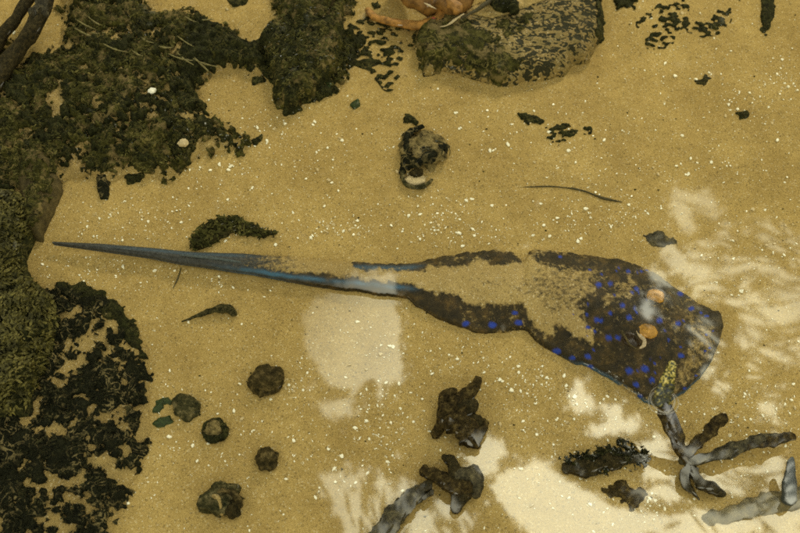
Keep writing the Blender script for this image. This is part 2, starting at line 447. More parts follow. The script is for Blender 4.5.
def leaf_pts(c, d, L_, W_, rng):
    n = Vector((rng.uniform(-.5, .5), rng.uniform(-.5, .5), 1)).normalized()
    s_ = d.cross(n).normalized(); b = Vector((0, 0, -L_ * .15))
    return [c - d * L_ / 2, c - d * L_ * .1 + s_ * W_ / 2, c + d * L_ * .3 + s_ * W_ * .3, c + d * L_ / 2 + b, c + d * L_ * .3 - s_ * W_ * .3, c - d * L_ * .1 - s_ * W_ / 2]
rng = random.Random(3)
N = 60000
ppx = RNG.uniform(-60, 870, N); ppy = RNG.uniform(-60, 640, N); hh = RNG.uniform(2.0, 2.2, N)
gd = np.full(N, -1e9)
for g in GAPS: gd = np.maximum(gd, sdf(ppx, ppy, g))
V = []; F = []
for i in range(N):
    edge = gd[i] + 7
    small = i >= 30000            # twigs and leaflets that edge the openings
    if small and not -15 < gd[i] < -2.5: continue
    if not small and edge > 0: continue
    x, y = CANP(ppx[i], ppy[i], hh[i])
    an = rng.uniform(0, 6.28); d = Vector((math.cos(an), math.sin(an), rng.uniform(-.3, .3))).normalized()
    L_ = rng.uniform(.018, .03) if small else (rng.uniform(.07, .11) if edge < -14 else rng.uniform(.035, .055))
    b = len(V); V += leaf_pts(Vector((float(x), float(y), hh[i])), d, L_, L_ * .5, rng)
    F.append(tuple(range(b, b + 6)))
for i in range(420):      # slender drooping leaflets that cross the openings on the far right and at the bottom
    ax, ay = (rng.uniform(670, 850), rng.uniform(190, 400)) if i < 330 else (rng.uniform(310, 470), rng.uniform(470, 545))
    an, ln = (rng.gauss(.48, .22), rng.uniform(22, 55)) if i < 330 else (rng.gauss(1.25, .2), rng.uniform(20, 45))
    h0 = rng.uniform(1.95, 2.25)
    p0 = Vector((*[float(c) for c in CANP(ax, ay, h0)], h0)); p1 = Vector((*[float(c) for c in CANP(ax + ln * math.cos(an), ay + ln * math.sin(an), h0)], h0 - .03))
    b = len(V); V += leaf_pts((p0 + p1) / 2, (p1 - p0).normalized(), (p1 - p0).length, rng.uniform(.010, .022), rng); F.append(tuple(range(b, b + 6)))
for i in range(150):
    ax, ay = rng.uniform(650, 850), rng.uniform(440, 620); h0 = rng.uniform(1.95, 2.25)
    p0 = Vector((*[float(c) for c in CANP(ax, ay, h0)], h0)); an = rng.gauss(.5, .6); b = len(V)
    V += leaf_pts(p0, Vector((math.cos(an), -math.sin(an), rng.uniform(-.3, .1))).normalized(), rng.uniform(.06, .12), rng.uniform(.010, .02), rng); F.append(tuple(range(b, b + 6)))
tree = empty('overhanging_tree', (1.9, 2.6, 0))
tag(tree, 'dark leafy tree leaning over the water, seen only as reflection', 'tree')
mesh_obj('crown', V, F, M_LEAF, tree)
tv = tube([(1.9, 2.6, -.05), (1.86, 2.5, .8), (1.6, 2.2, 1.6), (1.1, 1.7, 2.05), (.4, 1.2, 2.2)], [.11, .09, .08, .05, .02], 12, .1, 5, .2)
mesh_obj('trunk', *tv, M_BARK, tree)

# ------------------------------------------------------------------ rocks and algae
def patch(name, label, cat, pts, seed, mat, thr=.0, amp=1.0, nsc=.016, edge=.010, h=.004, worm=0.0, wsc=.008, parent=None, base=None, group=None, cell=.0014, stretch=1.0, fine=0.0, fsc=.007):
    poly = wpoly(pts)
    def field(X_, Y_, D):
        n = fbm(X_, Y_ * stretch, nsc, 4, seed)
        f = np.clip(D / edge, -3, 1.2) + amp * n - thr
        if fine: f = f + fine * fbm(X_, Y_, fsc, 3, seed + 21, .6)
        if worm:
            wv = fbm(X_ + .004 * n, Y_ * 1.35, wsc, 2, seed + 9, .35) - (.36 - worm)
            f = np.minimum(f, wv * 1.4)
        return np.where(D < -edge * 1.2, -1, f)
    def height(X_, Y_, D, F_):
        z = sandz(X_, Y_) + .0004
        if base is not None: z = base(X_, Y_) + .0004
        return z + h * np.sqrt(np.clip(F_, 0, 1.2)) * (1 + .5 * fbm(X_, Y_, .009, 3, seed + 3))
    v, f = march(poly, field, height, cell)
    o = mesh_obj(name, v, f, mat, parent)
    if parent is None: tag(o, label, cat, group)
    return o
def tufts(name, o, n, size, mat, seed, rise=.5):
    """little algae blades rooted all over the cover o"""
    r_ = random.Random(seed); vs_ = o.data.vertices; par = o.parent or o; off_ = par.matrix_basis.translation
    V = []; F = []
    for i in range(n):
        p = vs_[r_.randrange(len(vs_))].co + off_
        if abs(p.x) > .66: continue
        an = r_.uniform(0, 6.28); d = Vector((math.cos(an), math.sin(an), r_.uniform(-.1, rise))).normalized()
        L_ = r_.uniform(.5, 1.4) * size; b = len(V)
        V += leaf_pts(p + Vector((0, 0, r_.uniform(.0005, .004))), d, L_, L_ * r_.uniform(.18, .4), r_); F.append(tuple(range(b, b + 6)))
    return mesh_obj(name, V, F, mat, par)
def dome(pts, hgt, seed, edge=.03, rough_=.35, nsc=.03):
    poly = wpoly(pts)
    def base(X_, Y_):
        D = sdf(X_, Y_, poly) + .004 * fbm(X_, Y_, .02, 2, seed)
        k = np.clip(D / edge, 0, 1); k = np.sqrt(1 - (1 - k) ** 2)
        return sandz(X_, Y_) + hgt * k * (1 + rough_ * fbm(X_, Y_, nsc, 4, seed + 1))
    def field(X_, Y_, D): return D / .01 + .4 * fbm(X_, Y_, .02, 2, seed)
    def height(X_, Y_, D, F_): return np.where(F_ > 0, base(X_, Y_) - .0003, sandz(X_, Y_) - .002)
    return base, march(poly, field, height, .002)

# bottom left: black algae over a low rock
pl = [(-60, 300), (30, 288), (60, 280), (95, 290), (118, 306), (134, 328), (147, 352), (150, 400), (153, 436), (142, 470), (128, 494), (116, 522), (108, 550), (60, 600), (-60, 600)]
base, dm = dome(pl, .009, 21, .08)
rk = empty('algae_rock', P3(60, 420)); tag(rk, 'low rock in the bottom left corner under patchy black algae', 'rock')
mesh_obj('rock_body', *dm, M_TAN, rk)
ac = patch('algae_cover', '', '', pl, 31, M_BLACK, thr=.72, amp=1.25, nsc=.024, edge=.012, h=.005, fine=1.15, fsc=.010, parent=rk, base=base)
tufts('algae_blades', ac, 2600, .0075, M_TUFTB, 32)
patch('algae_fringe', '', '', [(50, 278), (92, 284), (122, 303), (140, 332), (150, 360), (140, 360), (120, 330), (90, 306), (55, 296)], 35, M_DKGRN, thr=.35, amp=1.0, nsc=.01, edge=.006, h=.004, parent=rk, base=base)

# left: olive seaweed mound
pl2 = [(-70, 190), (20, 196), (38, 212), (36, 238), (24, 262), (34, 284), (58, 300), (62, 330), (54, 366), (40, 392), (30, 416), (-70, 440)]
base2, dm2 = dome(pl2, .035, 41, .05)
wd = empty('seaweed_mound', P3(10, 300)); tag(wd, 'olive green seaweed clump heaped at the left edge', 'seaweed')
mesh_obj('mound_body', *dm2, M_DKGRN, wd)
V = []; F = []
poly2 = wpoly(pl2)
nb_ = 8500
bx = RNG.uniform(min(p[0] for p in poly2), max(p[0] for p in poly2), nb_); by = RNG.uniform(min(p[1] for p in poly2), max(p[1] for p in poly2), nb_)
dd = sdf(bx, by, poly2); bz = base2(bx, by); an0 = fbm(bx, by, .07, 2, 77)
for i in range(nb_):
    if dd[i] < .001 or bx[i] < -.62: continue
    an = an0[i] * 2.2 + rng.gauss(.5, .9)
    d = Vector((math.cos(an), math.sin(an), rng.uniform(-.15, .5))).normalized(); L_ = rng.uniform(.005, .012); W_ = rng.uniform(.002, .0045)
    c = Vector((bx[i], by[i], bz[i] + rng.uniform(.001, .009)))
    b = len(V); V += leaf_pts(c, d, L_, W_, rng); F.append(tuple(range(b, b + 6)))
mesh_obj('fronds', V, F, M_OLIVE, wd)
# brown rock knob between
plk = [(18, 150), (52, 158), (62, 178), (62, 202), (52, 224), (44, 242), (26, 236), (22, 200)]
bk, dmk = dome(plk, .03, 43, .03)
kn = empty('brown_rock', P3(42, 195)); tag(kn, 'rounded brown rock beside the thin tip of the tail', 'rock')
mesh_obj('rock_body', *dmk, M_BROWN, kn)
mo = patch('moss', '', '', plk, 47, M_GREEN, thr=.8, amp=1.1, nsc=.012, h=.003, parent=kn, base=bk)

tufts('moss_blades', mo, 220, .006, M_TUFT, 48)
# top left: algae bed
pl3 = [(-70, 44), (4, 42), (22, 62), (44, 50), (58, 44), (66, 22), (58, -40), (150, -40), (158, 14), (196, 12), (222, 28), (250, 46), (264, 54), (262, 74), (232, 68), (206, 76), (194, 92), (206, 112), (222, 128), (238, 140), (232, 152), (206, 152), (186, 166), (150, 178), (124, 174), (108, 186), (96, 176), (60, 184), (40, 196), (-70, 210)]
base3, dm3 = dome(pl3, .014, 51, .06)
tl = empty('algae_bed', P3(110, 90)); tag(tl, 'broad dark green algae covered rock filling the top left', 'rock')
mesh_obj('rock_body', *dm3, M_TAN, tl)
ac = patch('algae_cover', '', '', pl3, 54, M_GREEN, thr=.62, amp=1.4, nsc=.028, edge=.020, h=.006, fine=1.0, fsc=.009, parent=tl, base=base3)
tufts('algae_blades', ac, 4200, .007, M_TUFT, 55)
patch('algae_tufts', '', '', pl3, 59, M_DKGRN, thr=1.2, amp=1.3, nsc=.022, edge=.010, h=.008, fine=.9, fsc=.006, parent=tl, base=base3)
patch('algae_neck', '', '', [(196, 18), (225, 32), (250, 46), (266, 52), (266, 72), (232, 66), (208, 74), (196, 92), (208, 114), (190, 112), (178, 84), (184, 40)], 57, M_DKGRN, thr=-.05, amp=.9, nsc=.012, edge=.006, h=.010, fine=.5, parent=tl, base=base3)
for k in range(16):
    ax, ay = rng.uniform(70, 200), rng.uniform(12, 60); an = rng.gauss(.35, .35); ln = rng.uniform(14, 34)
    z0 = float(base3(*[np.array([c]) for c in PX(ax, ay)])[0]) + .007
    mesh_obj('pale_strand', *tube([P3(ax, ay, z0), P3(ax + ln * .5 * math.cos(an), ay + ln * .5 * math.sin(an) + 1.5, z0 + .004), P3(ax + ln * math.cos(an), ay + ln * math.sin(an), z0)], [.0007, .0013, .0007], 8, .3, 600 + k), M_STRAND, tl)
patch('algae_scrap', 'long black algae tongue hanging below the top left bed', 'algae', [(99, 172), (108, 170), (110, 184), (108, 200), (101, 199), (98, 186)], 61, M_BLACK, thr=-.3, amp=.5, nsc=.008, edge=.004)
patch('algae_scrap', 'dark green algae tuft at the edge of the top left bed above the tail', 'algae', [(124, 172), (148, 158), (152, 166), (140, 182), (126, 186)], 63, M_DKGRN, thr=-.1, amp=.8, nsc=.01, edge=.004)
for sx_, sy_, r_, lab in ((152, 91, .0055, 'small pearly white shell half sunk in the middle of the top left algae'), (183, 143, .007, 'small tan shell at the lower right end of the top left algae')):
    o = mesh_obj('shell', *ball(P3(sx_, sy_, .022), r_, r_ * .8, r_ * .7, .5, 24, 14, int(sx_), .3), M_SHELL if sx_ < 160 else M_SHELLT); tag(o, lab, 'shell', 'shells in the top left algae')
# two dark branches in the corner
for nm, lab, pts, rad in (('coral_branch', 'dark straight branch crossing the very top left corner', [(-20, 66, .02), (4, 34, .028), (20, 12, .036), (36, -14, .04)], [.011, .010, .009, .009]),
                          ('coral_branch', 'dark branch with a pale bleached tip in the top left, running into the algae', [(-6, 84, .02), (18, 50, .03), (34, 26, .04), (46, 2, .05), (52, -12, .052)], [.016, .013, .012, .011, .010])):
    o = mesh_obj(nm, *tube([P3(*p) for p in pts], rad, 14, .16, 71, .02), M_CORALD); tag(o, lab, 'coral', 'branches in the top left corner')
    br = o
o = mesh_obj('bleached_tip', *tube([P3(38, 14, .048), P3(44, 3, .054)], [.0125, .0115], 12, .25, 73, .008), M_CORALG, None)
o.parent = br; o.matrix_parent_inverse = br.matrix_basis.inverted()

# top middle rock with a pointed end
pl4 = [(244, 46), (262, 40), (272, 26), (278, -30), (352, -30), (352, 20), (346, 58), (338, 84), (322, 98), (306, 104), (286, 116), (281, 110), (276, 92), (268, 74), (246, 68)]
base4, dm4 = dome([(262, 44), (280, 20), (280, -30), (345, -30), (345, 30), (336, 76), (312, 98), (286, 115), (280, 104), (274, 84)], .03, 81, .035)
rm = empty('pointed_rock', P3(300, 50)); tag(rm, 'dark mossy rock at the top with a pointed lower corner', 'rock')
mesh_obj('rock_body', *dm4, M_STONE, rm)
ac = patch('algae_cover', '', '', pl4, 84, M_GREEN, thr=.2, amp=1.2, nsc=.022, edge=.012, h=.006, fine=.9, parent=rm, base=base4)
tufts('algae_blades', ac, 2000, .007, M_TUFT, 86)
patch('algae_fringe', '', '', [(262, 44), (282, 26), (330, 30), (352, 28), (366, 40), (352, 70), (334, 98), (312, 104), (290, 116), (278, 100)], 87, M_DKGRN, thr=.6, amp=1.2, nsc=.014, edge=.006, h=.006, fine=.8, parent=rm, base=base4)
patch('algae_scrap', 'bright green algae tuft on the sand beside the pointed rock', 'algae', [(312, 88), (326, 80), (334, 84), (332, 94), (318, 96)], 88, M_GLEAF, thr=.1, amp=.9, nsc=.008, edge=.004)
patch('dark_side', '', '', [(246, 48), (268, 34), (288, 44), (296, 80), (300, 100), (286, 116), (279, 100), (268, 76), (248, 70)], 89, M_DKGRN, thr=-.1, amp=.9, nsc=.012, edge=.005, h=.006, fine=.4, parent=rm, base=base4)
# wormy patch
patch('algae_patch', 'wormy black algae patch beneath the orange sponge', 'algae', [(352, 26), (368, 20), (388, 26), (412, 28), (414, 40), (400, 54), (390, 66), (398, 86), (388, 86), (372, 66), (352, 60)], 91, M_DKGRN, thr=-.9, amp=.5, edge=.008, worm=.30, wsc=.0075, h=.003)

# top rock with labyrinth algae
pl6 = [(417, 32), (432, 22), (462, 12), (486, 6), (500, -30), (596, -30), (602, 14), (602, 40), (588, 60), (560, 76), (540, 82), (502, 87), (470, 79), (444, 71), (424, 76), (419, 66), (416, 50)]
base6, dm6 = dome(pl6, .030, 95, .030, .12, .05)
r6 = empty('maze_rock', P3(510, 45)); tag(r6, 'flat topped tan rock at the top with maze like dark algae', 'rock')
mesh_obj('rock_body', *dm6, M_MAZE, r6)
patch('algae_cover', '', '', [(417, 32), (440, 22), (462, 26), (478, 44), (500, 34), (530, 24), (540, 30), (500, 56), (520, 76), (500, 86), (470, 78), (444, 70), (424, 76), (417, 56)], 99, M_GREEN, thr=.35, amp=1.0, nsc=.02, edge=.006, h=.002, fine=1.1, fsc=.006, parent=r6, base=base6)
patch('algae_rim', '', '', [(560, -20), (580, -24), (598, 0), (604, 20), (602, 42), (594, 44), (596, 18), (584, 4)], 101, M_DKGRN, thr=-.1, amp=.9, nsc=.01, edge=.004, h=.003, parent=r6, base=base6)
patch('sand_pocket', '', '', [(468, 24), (486, 8), (520, -10), (545, -10), (540, 14), (510, 24), (490, 30)], 103, M_SAND, thr=-.5, amp=.3, edge=.006, h=.004, parent=r6, base=base6)

# orange sponge
sp = empty('orange_sponge', P3(430, 10)); tag(sp, 'orange brown sponge with a curved arm at the top edge', 'sponge')
mesh_obj('arm', *tube([P3(368, 10, .006), P3(376, 18, .009), P3(396, 23, .012), P3(420, 25, .016), P3(436, 20, .02), P3(450, 8, .02)], [.005, .0065, .008, .009, .010, .010], 12, .14, 105, .012, flat=.7), M_ORANGE, sp)
mesh_obj('sponge_body', *tube([P3(398, -14, .02), P3(414, 0, .026), P3(436, 2, .03), P3(458, 4, .03), P3(470, -6, .03)], [.014, .014, .019, .015, .012], 16, .35, 107, .018), M_ORBROWN, sp)
mesh_obj('yellow_lobe', *tube([P3(448, 2, .045), P3(458, 9, .044)], [.008, .007], 12, .5, 108, .008), M_ORANGE, sp)
mesh_obj('pale_edge', *tube([P3(432, 27, .026), P3(446, 26, .032), P3(456, 19, .036), P3(464, 14, .04)], [.0008, .0013, .0013, .0006], 8, .5, 109), M_SHELLT, sp)
mesh_obj('pale_edge', *tube([P3(424, 3, .047), P3(430, 6, .050), P3(436, 9, .050)], [.0006, .0012, .0006], 8, .5, 110), M_SHELLT, sp)
mesh_obj('red_spot', *tube([P3(433, 18, .028), P3(435, 19, .028)], [.0018, .0016], 8, .2, 111), plain('red_polyp', (.3, .05, .04)), sp)
o = mesh_obj('algae_tuft', *tube([P3(484, -8, .035), P3(500, 2, .036), P3(512, 8, .034)], [.006, .013, .012], 14, .5, 113, .010), M_DKGRN); tag(o, 'round black algae tuft hanging over the top of the maze rock', 'algae')
o = mesh_obj('branch', *tube([P3(462, 18, .034), P3(480, 8, .038), P3(500, -6, .04)], [.002, .003, .004], 8, .2, 114), M_TWIG); tag(o, 'thin dark stalk running from the sponge to the black tuft', 'branch')

# ------------------------------------------------------------------ the stingray
UP = [(52, 241.4), (100, 243.6), (150, 247.6), (200, 251.6), (250, 253.6), (300, 257.6), (340, 261.5), (360, 263), (400, 264), (420, 262), (440, 257.5), (470, 252), (500, 250.5), (512, 253), (519, 259), (524, 263), (529, 252), (535, 249.5), (560, 252), (590, 256), (620, 260), (640, 266), (660, 277), (680, 291), (700, 305), (712, 311), (718, 311), (721, 314), (723.5, 325)]
LO = [(52, 243.2), (100, 250), (150, 257), (180, 263), (200, 265.5), (250, 273), (300, 282), (340, 289), (380, 295), (408, 299), (416, 307), (425, 312), (440, 320), (460, 328), (480, 333), (500, 332.5), (520, 329), (528, 332), (536, 341), (550, 351), (570, 362), (590, 368.5), (610, 379), (630, 392), (643, 401), (655, 405), (668, 402), (685, 392), (700, 378), (712, 360), (719, 343), (723.5, 326)]
ux = np.array(UP); lx = np.array(LO)
cols = np.concatenate([np.arange(52, 690, 1.3), np.arange(690, 718, .9), np.linspace(718, 723.5, 14)])
NR = 76
hx = [52, 150, 250, 330, 400, 450, 500, 560, 640, 680, 705, 718, 723.5]; hv = [.003, .006, .009, .012, .014, .017, .021, .028, .034, .026, .016, .008, .0015]
lift = lambda p: np.interp(p, [52, 90, 240, 330, 420], [.010, .010, .007, .003, .0])
tt = np.linspace(0, 1, NR)
cx = np.repeat(cols[:, None], NR, 1); uu = np.interp(cols, ux[:, 0], ux[:, 1])[:, None]; ll = np.interp(cols, lx[:, 0], lx[:, 1])[:, None]
te = .5 - .5 * np.cos(np.pi * tt) * (.75 + .25 * np.cos(np.pi * tt) ** 2)
te = np.clip((te - te[0]) / (te[-1] - te[0]), 0, 1)
# the body's midline runs nearer the far side of the disc
cy = uu + (ll - uu) * te[None, :]
mid = np.interp(cols, [52, 400, 520, 600, 660, 723], [.5, .5, .46, .42, .45, .5])[:, None]
q = np.where(te[None, :] < mid, te[None, :] / mid, (1 - te[None, :]) / (1 - mid))
disc = np.clip((cols - 410) / 60, 0, 1)[:, None]
sl_ = np.clip((cols - 200) / 150, 0, 1)[:, None] * np.clip((723 - cols) / 12, 0, 1)[:, None]
rim = fbm(cols * .0013, cols * 0, .012, 4, 270, .65)[:, None] * 1.5 * sl_; rim2 = fbm(cols * .0013, cols * 0 + 3, .014, 4, 280, .65)[:, None] * 1.3 * sl_
cy = cy + rim * (1 - te[None, :]) ** 4 + rim2 * te[None, :] ** 4
prof = np.sqrt(np.clip(1 - (1 - q) ** 2, 0, 1)) * (1 - disc) + disc * (.30 * np.clip(q * 9, 0, 1) ** .6 + .70 * (q * q * (3 - 2 * q)))
H = np.interp(cols, hx, hv)[:, None] * prof
keel = np.exp(-((te[None, :] - .5) / .1) ** 2) * .0015 * np.clip((cols[:, None] - 60) / 60, 0, 1) * (1 - disc)
for ex, ey, er, eh in ((655, 298, 13, .008), (648, 334, 14, .008), (625, 315, 40, .004)):
    H = H + eh * np.exp(-(((cx - ex) / er) ** 2 + ((cy - ey) / er) ** 2)) * np.clip(q * 4, 0, 1)
bnd = .0022 * fbm(cx * .0013, cy * .0016, .03, 3, 201) * disc * np.clip(q * 5, 0, 1)
H = H + keel + bnd + .0008

# colour sets
def inpoly(poly, soft=4.2): return np.clip(.5 + sdf(cx + jx, cy + jy, poly) / (2 * soft), 0, 1)
jx = 4.0 * fbm(cx * .0013, cy * .0013, .012, 4, 211, .65); jy = 3.0 * fbm(cx * .0013, cy * .0013, .012, 4, 212, .65)
DARK = [
    [(352, 261), (424, 261), (424, 271), (352, 270)],
    [(232, 264), (262, 268), (300, 271), (340, 276), (380, 283), (412, 284), (424, 290), (424, 330), (300, 300), (240, 285)],
    [(405, 264), (440, 254), (470, 246), (500, 244), (519, 250), (522, 264), (514, 265), (495, 263), (476, 259), (468, 265), (440, 266), (420, 267)],
    [(402, 288), (430, 292), (455, 296), (470, 305), (500, 304), (524, 305), (528, 318), (536, 326), (545, 337), (553, 337), (558, 325), (568, 330), (578, 338), (594, 345), (594, 330), (582, 316), (584, 302), (596, 296), (602, 286), (592, 281), (604, 270), (590, 268), (560, 268), (544, 265), (536, 262), (527, 254), (526, 240), (640, 240), (740, 300), (740, 420), (560, 420), (380, 330)],
]
dark = np.zeros_like(cx)
for p in DARK: dark = np.maximum(dark, inpoly(p))
dark = np.maximum(dark, np.clip((325 - cx) / 115, 0, 1) ** .8)
cov = 1 - dark
# thin dusting of sand, with muddy marks
mud = inpoly([(535, 262), (600, 270), (640, 285), (600, 296), (585, 320), (548, 322), (530, 300), (500, 290), (470, 290), (480, 278), (520, 280)], 10)
cov = np.where(dark > .5, cov, cov - .42 * mud)
dust = inpoly([(668, 300), (690, 312), (714, 325), (718, 350), (690, 388), (664, 400), (676, 360), (690, 335)], 10)
cov = np.maximum(cov, .50 * dust); cov = np.maximum(cov, .24 * inpoly([(596, 345), (640, 340), (640, 356), (600, 360)], 5)); cov = np.maximum(cov, (.20 + .12 * fbm(cx * .0013, cy * .0013, .03, 3, 250)) * dark * disc)
SPOT = [(610, 284, 2.4), (622, 306, 2.6), (600, 321, 2.6), (610, 314, 2.4), (587, 328, 3), (609, 338, 3.4), (618, 338, 3), (629, 371, 3.6), (645, 369, 4), (636, 385, 3.2), (590, 368, 3.4), (647, 269, 3), (659, 321, 3), (691, 309, 3), (680, 294, 3), (599, 285, 3), (678, 324, 3), (681, 356, 3), (466, 324, 3.6), (492, 325, 4.2), (519, 323, 4.2), (556, 352, 4.6), (588, 357, 3), (597, 320, 3), (629, 318, 3), (636, 290, 2.5), (652, 380, 3), (640, 396, 2.5), (572, 358, 2.5), (560, 257, 2.0), (628, 272, 2.0), (515, 313, 2.6)]
fr = fbm(cx * .0013, cy * .0013, .022, 4, 290, .6)
cov = np.maximum(cov, np.clip(1 - q * 7, 0, 1) * disc * np.clip(.22 + .9 * fr, 0, .7) * (cx < 700))
cov = np.maximum(cov, .5 * disc * np.clip(fbm(cx * .0013, cy * .0013, .030, 4, 295, .6) * 2.2 - .8, 0, 1))
spot = np.zeros_like(cx); rn = np.random.default_rng(4)
for sx, sy, sr in SPOT + [(a_, b_, rn.uniform(.9, 1.7)) for a_, b_ in zip(rn.uniform(560, 716, 46), rn.uniform(262, 400, 46))]:
    spot = np.maximum(spot, np.clip(1.3 + .2 * fbm(cx * .0013, cy * .0013, .005, 2, 240) - np.hypot((cx + jx * .18 - sx), (cy + jy * .18 - sy) * 1.25) / sr * 1.1, 0, 1))
spot = np.clip(spot * 1.7, 0, .9)
cov = np.where(spot > .3, np.minimum(cov, .1 + .3 * (1 - dark)), cov)
lo_stripe = np.exp(-((cy + jy * .3 - np.interp(cx, [205, 240, 294, 351, 414], [263.5, 269.3, 276.6, 283, 289])) / 2.3) ** 2) * (.75 + .5 * fbm(cx * .0013, cy * .0013, .02, 3, 230)) * np.clip((cx - 205) / 50, 0, 1) * np.clip((424 - cx) / 14, 0, 1)
up_stripe = np.exp(-((cy - (uu + 4.5)) / 2.6) ** 2) * .55 * np.clip((cx - 350) / 8, 0, 1) * np.clip((430 - cx) / 20, 0, 1)
tail_up = np.exp(-((cy - (uu + 2.2)) / 1.6) ** 2) * .35 * np.clip((cx - 90) / 60, 0, 1) * np.clip((270 - cx) / 40, 0, 1)
edgeblue = np.clip(1 - q * 14, 0, 1) * .7 * np.clip((cx - 560) / 30, 0, 1) * (cy > 340)
stripe = np.clip(np.maximum.reduce([lo_stripe, up_stripe, tail_up, edgeblue]), 0, 1)
grey = np.clip((330 - cx) / 90, 0, 1)
pale = np.clip(inpoly([(650, 266), (668, 276), (700, 303), (722, 316), (716, 345), (700, 330), (680, 305), (660, 290)], 8) * .55 * (.5 + fbm(cx * .0013, cy * .0013, .012, 3, 220)), 0, 1)  # pale reflection patches along the snout edge, put into the skin colour
H = H + .0012 * np.clip(cov * 1.4, 0, 1)
Zt = H + lift(cx)
wx, wy = PX(cx, cy, Zt)
Zt = Zt + sandz(wx, wy) * .6
nc = len(cols)
V = np.stack([wx, wy, Zt], -1).reshape(-1, 3)
F = [(i * NR + k, i * NR + k + 1, (i + 1) * NR + k + 1, (i + 1) * NR + k) for i in range(nc - 1) for k in range(NR - 1)]
# belly: a shallow second sheet joined to the rim
Zb = lift(cx) - .0012 - .006 * np.clip(disc * q, 0, 1); Zb = Zb - .5 * H * (1 - disc)
Vb = np.stack([wx, wy, Zb], -1).reshape(-1, 3); off = len(V)
idx = lambda i, k: off + i * NR + k if 0 < k < NR - 1 and 0 < i < nc - 1 else i * NR + k
Fb = [(idx(i, k), idx(i + 1, k), idx(i + 1, k + 1), idx(i, k + 1)) for i in range(nc - 1) for k in range(NR - 1)]
Vall = np.concatenate([V, Vb])
z2 = lambda a_: np.tile(a_.ravel(), 2)
ray = empty('stingray', P3(560, 300)); tag(ray, 'blue spotted stingray resting on the sand, half dusted with sand, tail pointing left', 'stingray')
body = mesh_obj('body', Vall, F + Fb, M_RAY, ray, attrs={'cov': np.stack([z2(cov), z2(spot), z2(stripe)], -1), 'cov_b': np.stack([z2(grey), z2(pale), z2(pale * 0)], -1)})
def rayz(px, py):
    i = int(np.argmin(abs(cols - px))); k = int(np.argmin(abs(cy[i] - py))); return float(Zt[i, k])
for ex, ey in ((655, 296), (648, 331)):
    z = rayz(ex, ey)
    mesh_obj('eyelid', *tube([P3(ex + 9.5 * math.cos(a_), ey - .5 - 6.0 * math.sin(a_), z + .002) for a_ in np.linspace(-.5, 3.6, 9)], [.001] + [.0024] * 7 + [.001], 10, .3, int(ey)), M_LID, ray)
    mesh_obj('eye', *ball(P3(ex, ey, z + .0015),   .0128, .0098, .0056, -.12, amp=.10, seed=int(ex)), M_EYE, ray)
z = rayz(640, 340)
mesh_obj('spiracle', *ball(P3(632, 339, rayz(632, 339) + .0005), .010, .012, .0022, .5, 16, 8, 5, .25), M_PUPIL, ray)
mesh_obj('spiracle_rim', *tube([P3(637, 331, z + .004), P3(640, 336, z + .0045), P3(644, 340, z + .005), (*P3(644, 345, z + .005),), P3(640, 348, z + .004)], [.0012, .002, .0022, .002, .001], 8, .25, 5), M_PALESKIN, ray)
mesh_obj('spiracle_rim', *tube([P3(622, 331, z + .001), P3(626, 338, z + .002), P3(630, 345, z + .002), P3(637, 349, z + .002)], [.001, .002, .0022, .001], 8, .3, 6), M_BROWN, ray)
# spine ridge along the middle of the back
mesh_obj('tail_spine', *tube([P3(240, 262, .0175), P3(215, 258.5, .0178), P3(180, 255, .017)], [.0012, .0022, .0010], 8, .1, 7), plain('tail_spine', (.06, .08, .09)), ray)

# ------------------------------------------------------------------ loose algae, weed, twigs
def scrap(name, label, cat, pts, seed, mat, **k):
    d = dict(thr=-.25, amp=.8, nsc=.009, edge=.004, h=.003); d.update(k)
    return patch(name, label, cat, pts, seed, mat, **d)
sw = scrap('seaweed', 'arched brown seaweed strand lying just above the tail', 'seaweed', [(190, 246), (192, 236), (206, 225), (218, 218), (236, 219), (252, 224), (262, 231), (275, 232), (273, 236), (260, 237), (248, 236), (236, 231), (222, 236), (212, 244), (198, 249)], 301, M_WEED, h=.006, nsc=.007, amp=.7)
tufts('strands', sw, 260, .010, M_TUFT, 302, .3)
o = mesh_obj('seaweed', *tube([P3(182, 321.5, .002), P3(194, 317, .003), P3(206, 312.5, .005), P3(218, 309, .006), P3(228, 309, .005), P3(234, 313, .003)], [.0012, .0026, .004, .0055, .006, .0045], 12, .3, 303, .010, flat=.5), M_WEED); tag(o, 'short slim seaweed blade alone below the tail', 'seaweed')
scrap('algae_scrap', 'dark green algae scrap right above the shell crusted stone', 'algae', [(403, 112), (410, 113), (420, 122), (416, 125), (405, 121)], 305, M_DKGRN)
scrap('algae_scrap', 'dark leaf shaped algae scrap on open sand below the maze rock', 'algae', [(518, 115), (526, 114), (543, 122), (541, 126), (528, 124)], 307, M_DKGRN)
patch('algae_scrap', 'scattered wormy algae bits on open sand below the maze rock', 'algae', [(545, 128), (556, 126), (568, 126), (588, 130), (588, 135), (570, 136), (556, 146), (548, 140)], 309, M_DKGRN, thr=-.6, amp=.8, edge=.005, worm=.2, wsc=.0065, h=.002)
patch('algae_scrap', 'dark algae tuft at the top edge right of the maze rock', 'algae', [(612, -6), (640, -6), (634, 8), (618, 9)], 311, M_DKGRN, thr=.2, amp=1., nsc=.008, edge=.005)
patch('algae_patch', 'wormy algae patch in loose curls near the top right', 'algae', [(640, 22), (656, 12), (672, 4), (686, 4), (688, 20), (676, 30), (672, 42), (650, 46), (648, 36)], 313, M_DKGRN, thr=-.5, amp=.9, edge=.008, worm=.22, wsc=.0065, h=.002)
patch('algae_patch', 'denser wormy algae streak ending in a hook near the top right', 'algae', [(682, 22), (696, 24), (712, 24), (720, 12), (728, 10), (728, 20), (720, 32), (704, 38), (690, 32)], 315, M_DKGRN, thr=-.6, amp=.8, edge=.006, worm=.32, wsc=.0075, h=.002)
